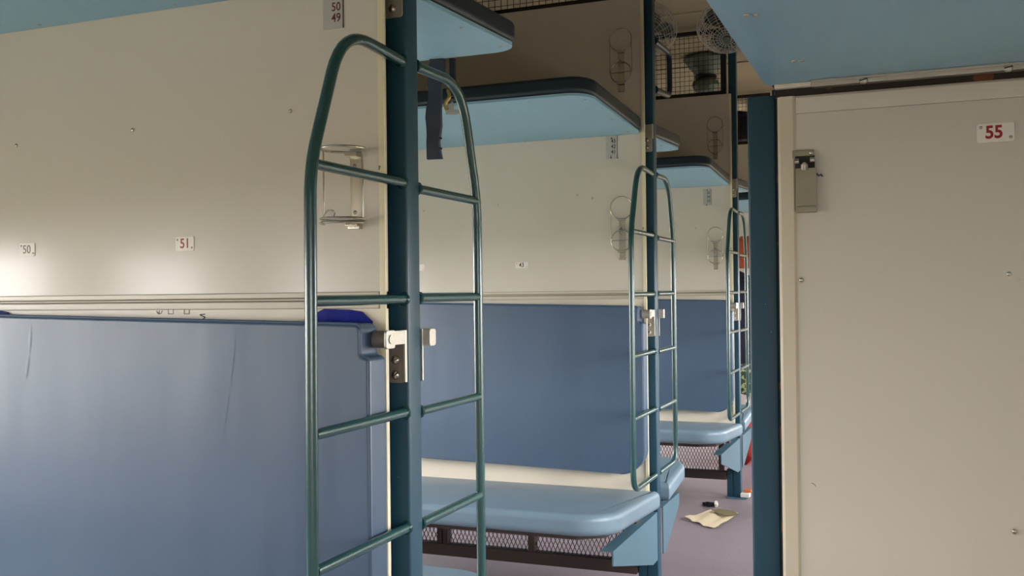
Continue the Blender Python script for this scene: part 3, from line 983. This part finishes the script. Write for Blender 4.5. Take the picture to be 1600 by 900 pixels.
# the same side panels and side berths further along the aisle
for k, w1, w2 in ((1, 'second', 'second'), (2, 'third', 'third')):
    yk = Y0 + PITCH * k
    q = empty('side_partition', (.2, yk + .02, 0), 'plain beige side panel, %s along the aisle behind the one with plate 55' % w1, 'partition')
    part('panel', MB().box(-.1755, XW_R - .002, yk, yk + .036, 0, 1.3785, .002), 'beige', q)
    part('left_frame', MB().box(-.1755, -.150, yk - .0035, yk - .0002, 0, 1.3785, .001), 'frame', q)
    q = empty('side_post', (-.2035, yk + .065, 0), 'dark teal post without ladder, %s along the aisle on the right' % w2, 'post')
    part('upright', MB().prism(rrect(-.226, -.1815, yk + .0407, yk + .09, .004, 3), 2, .006, 1.39), 'paint', q)
    part('base_plate', MB().box(-.25, -.16, yk + .02, yk + .11, .0005, .006, .001), 'steelblue', q)
    q = empty('side_berth', (.2, yk - .9, ZS), 'side berth over the %s bay, hidden behind the wide side post' % w1, 'berth')
    yo = PITCH * k
    y_a = yo - PITCH + 1.602
    o_ = lambda ins, rad: [(XW_R - .002, y_a), (XW_R - .002, yo + 1.509 - ins)] + arc(-.194 + ins + rad, yo + 1.509 - ins - rad, rad, 90, 180, 6) + [(-.194 + ins, y_a)]
    part('underside_board', MB().prism(o_(.003, .022), 2, ZS, ZS + .010), 'blue_lam', q)
    part('cushion', MB().prism(o_(0, .025), 2, ZS + .0105, ZS + .062, bev=.012, seg=4), 'rim', q)

lt = empty('panel_latch', (-.137, Y0, 1.25), 'folded steel latch near the post on the beige side panel', 'latch')
part('top_plate', MB().box(-.1545, -.1235, Y0 - .004, Y0 - .0002, 1.286, 1.2975, .0008), 'latch', lt)
part('hinge_recess', MB().box(-.1500, -.1225, Y0 - .006, Y0 - .0042, 1.268, 1.2885), 'slot', lt)
part('hinge_pin', MB().cyl((-.1505, Y0 - .010, 1.2805), (-.1440, Y0 - .010, 1.2805), .0042, 14), 'steel', lt)
part('hinge_pin', MB().cyl((-.1285, Y0 - .010, 1.2815), (-.1220, Y0 - .010, 1.2815), .0042, 14), 'steel', lt)
part('rivet', MB().lathe([(.0055, -.006), (.0055, .003), (.003, .006), (0, .007)], (-.1365, Y0 - .012, 1.272), 14), 'steel', lt)
part('flap', MB().prism(rrect(-.1495, -.1200, 1.2045, 1.270, .002, 3), 1, Y0 - .0105, Y0 - .0080, bev=.0007), 'latch', lt)
part('flap_lip', MB().box(-.1480, -.1202, Y0 - .0160, Y0 - .0107, 1.2048, 1.2140, .001), 'latch', lt)
screw(lt, (-.1275, Y0 - .004, 1.2925), .003, 'steel')
part('torn_thread', MB().tube([(-.1205, Y0 - .006, 1.262), (-.117, Y0 - .006, 1.258), (-.114, Y0 - .005, 1.260), (-.112, Y0 - .004, 1.257)], .0012, 6), 'slot', lt)

# ------------------------------------------------------------------ litter on the floor
def crumple(name, quad, n, amp, m, label, cat, seed=0, th=.0008):
    bm = MB()
    vs = {}
    cx = sum(q[0] for q in quad) / 4
    cy = sum(q[1] for q in quad) / 4
    for i in range(n + 1):
        for j in range(n + 1):
            u, v = i / n, j / n
            p = [(quad[0][a] * (1 - u) + quad[1][a] * u) * (1 - v) + (quad[3][a] * (1 - u) + quad[2][a] * u) * v for a in (0, 1)]
            e = .010 * noise.noise(Vector((u * 5 + seed, v * 5, 3.1)))
            z = .002 + amp * (abs(noise.noise(Vector((u * 2.3 + seed, v * 2.3, .5)))) + .25 * abs(u - .5) + .2 * abs(v - .5))
            vs[i, j] = bm.bm.verts.new((p[0] + e, p[1] + e, z))
    for i in range(n):
        for j in range(n):
            bm.bm.faces.new((vs[i, j], vs[i + 1, j], vs[i + 1, j + 1], vs[i, j + 1]))
    bmesh.ops.recalc_face_normals(bm.bm, faces=bm.bm.faces)
    bmesh.ops.solidify(bm.bm, geom=bm.bm.faces[:], thickness=th)
    r = empty(name, (cx, cy, 0), label, cat)
    part('sheet', bm, m, r)
    return r
pq = [(-.997, 4.676), (-.832, 4.518), (-.772, 4.85), (-.913, 4.90)]
pa = crumple('paper_scrap', pq, 10, .018, 'paper', 'crumpled yellowed paper lying on the aisle floor', 'litter', 1)
bm2 = MB()
for dx, dy, w, l in ((.0, .0, .05, .16),):
    bm2.prism([(-.90, 4.845), (-.815, 4.745), (-.765, 4.800), (-.80, 4.862), (-.87, 4.885)], 2, .0165, .0185)
part('printed_fold', bm2, 'olive', pa)
wr = empty('black_wrapper', (-.935, 5.01, 0), 'crumpled black wrapper with a white tip behind the paper', 'litter')
mb = MB()
bmesh.ops.create_icosphere(mb.bm, subdivisions=3, radius=1)
for v in mb.bm.verts:
    d = 1 + .5 * noise.noise(v.co * 2.4)
    v.co = Vector((-.94 + v.co.x * .035 * d, 5.005 + v.co.y * .022 * d, max(.001, .010 + v.co.z * .012 * d)))
part('foil', mb, 'foil', wr)
mb = MB()
bmesh.ops.create_icosphere(mb.bm, subdivisions=2, radius=1)
for v in mb.bm.verts:
    d = 1 + .5 * noise.noise(v.co * 3 + Vector((4, 0, 0)))
    v.co = Vector((-.905 + v.co.x * .010 * d, 4.995 + v.co.y * .012 * d, max(.001, .016 + v.co.z * .016 * d)))
part('white_tip', mb, 'white', wr)
ow = empty('orange_wrapper', (-.795, 5.27, 0), 'small white and orange wrapper at the foot of the third post', 'litter')
part('packet', MB().box(-.822, -.775, 5.235, 5.285, .007, .030, .004), 'white', ow)
part('orange_flap', MB().box(-.808, -.770, 5.262, 5.290, .0305, .044, .004), 'orange', ow)

# ------------------------------------------------------------------ things glimpsed in the last bay
def blob(name, c, s, m, label, cat, seed, sub=3, rough=.25):
    mb = MB()
    bmesh.ops.create_icosphere(mb.bm, subdivisions=sub, radius=1)
    for v in mb.bm.verts:
        d = 1 + rough * noise.noise(v.co * 1.8 + Vector((seed, 0, 0))) + .1 * noise.noise(v.co * 5 + Vector((seed, 3, 0)))
        e = [math.copysign(abs(t) ** .7, t) for t in v.co]
        v.co = Vector((c[0] + e[0] * s[0] * d, c[1] + e[1] * s[1] * d, c[2] + e[2] * s[2] * d))
    return single(name, mb, m, (c[0], c[1], c[2] - s[2]), label, cat)
YL = Y0 + 3 * PITCH
blob('hanging_jacket', (-1.02, YL - .16, .88), (.13, .06, .30), 'jacket', 'dark navy jacket hanging in the last bay beyond the third post', 'jacket', 1.3)
blob('orange_scarf', (-1.02, YL - .15, 1.36), (.07, .05, .11), 'scarf', 'rust orange scarf hung above the dark jacket in the slit', 'scarf', 5.1)
blob('patterned_bundle', (-1.03, YL - .30, .50), (.11, .10, .10), 'leafcloth', 'green leaf patterned bundle on the seat in the slit', 'bundle', 2.2)
blob('red_bag', (-.965, 6.35, .14), (.09, .16, .14), 'redcloth', 'red cloth bag on the floor beyond the third post', 'bag', 8.0)
lb = blob('black_bag', (-1.10, YL + .35, 2.28), (.20, .16, .13), 'baggage', 'black bag with white print behind the last screen', 'bag', 3.3)
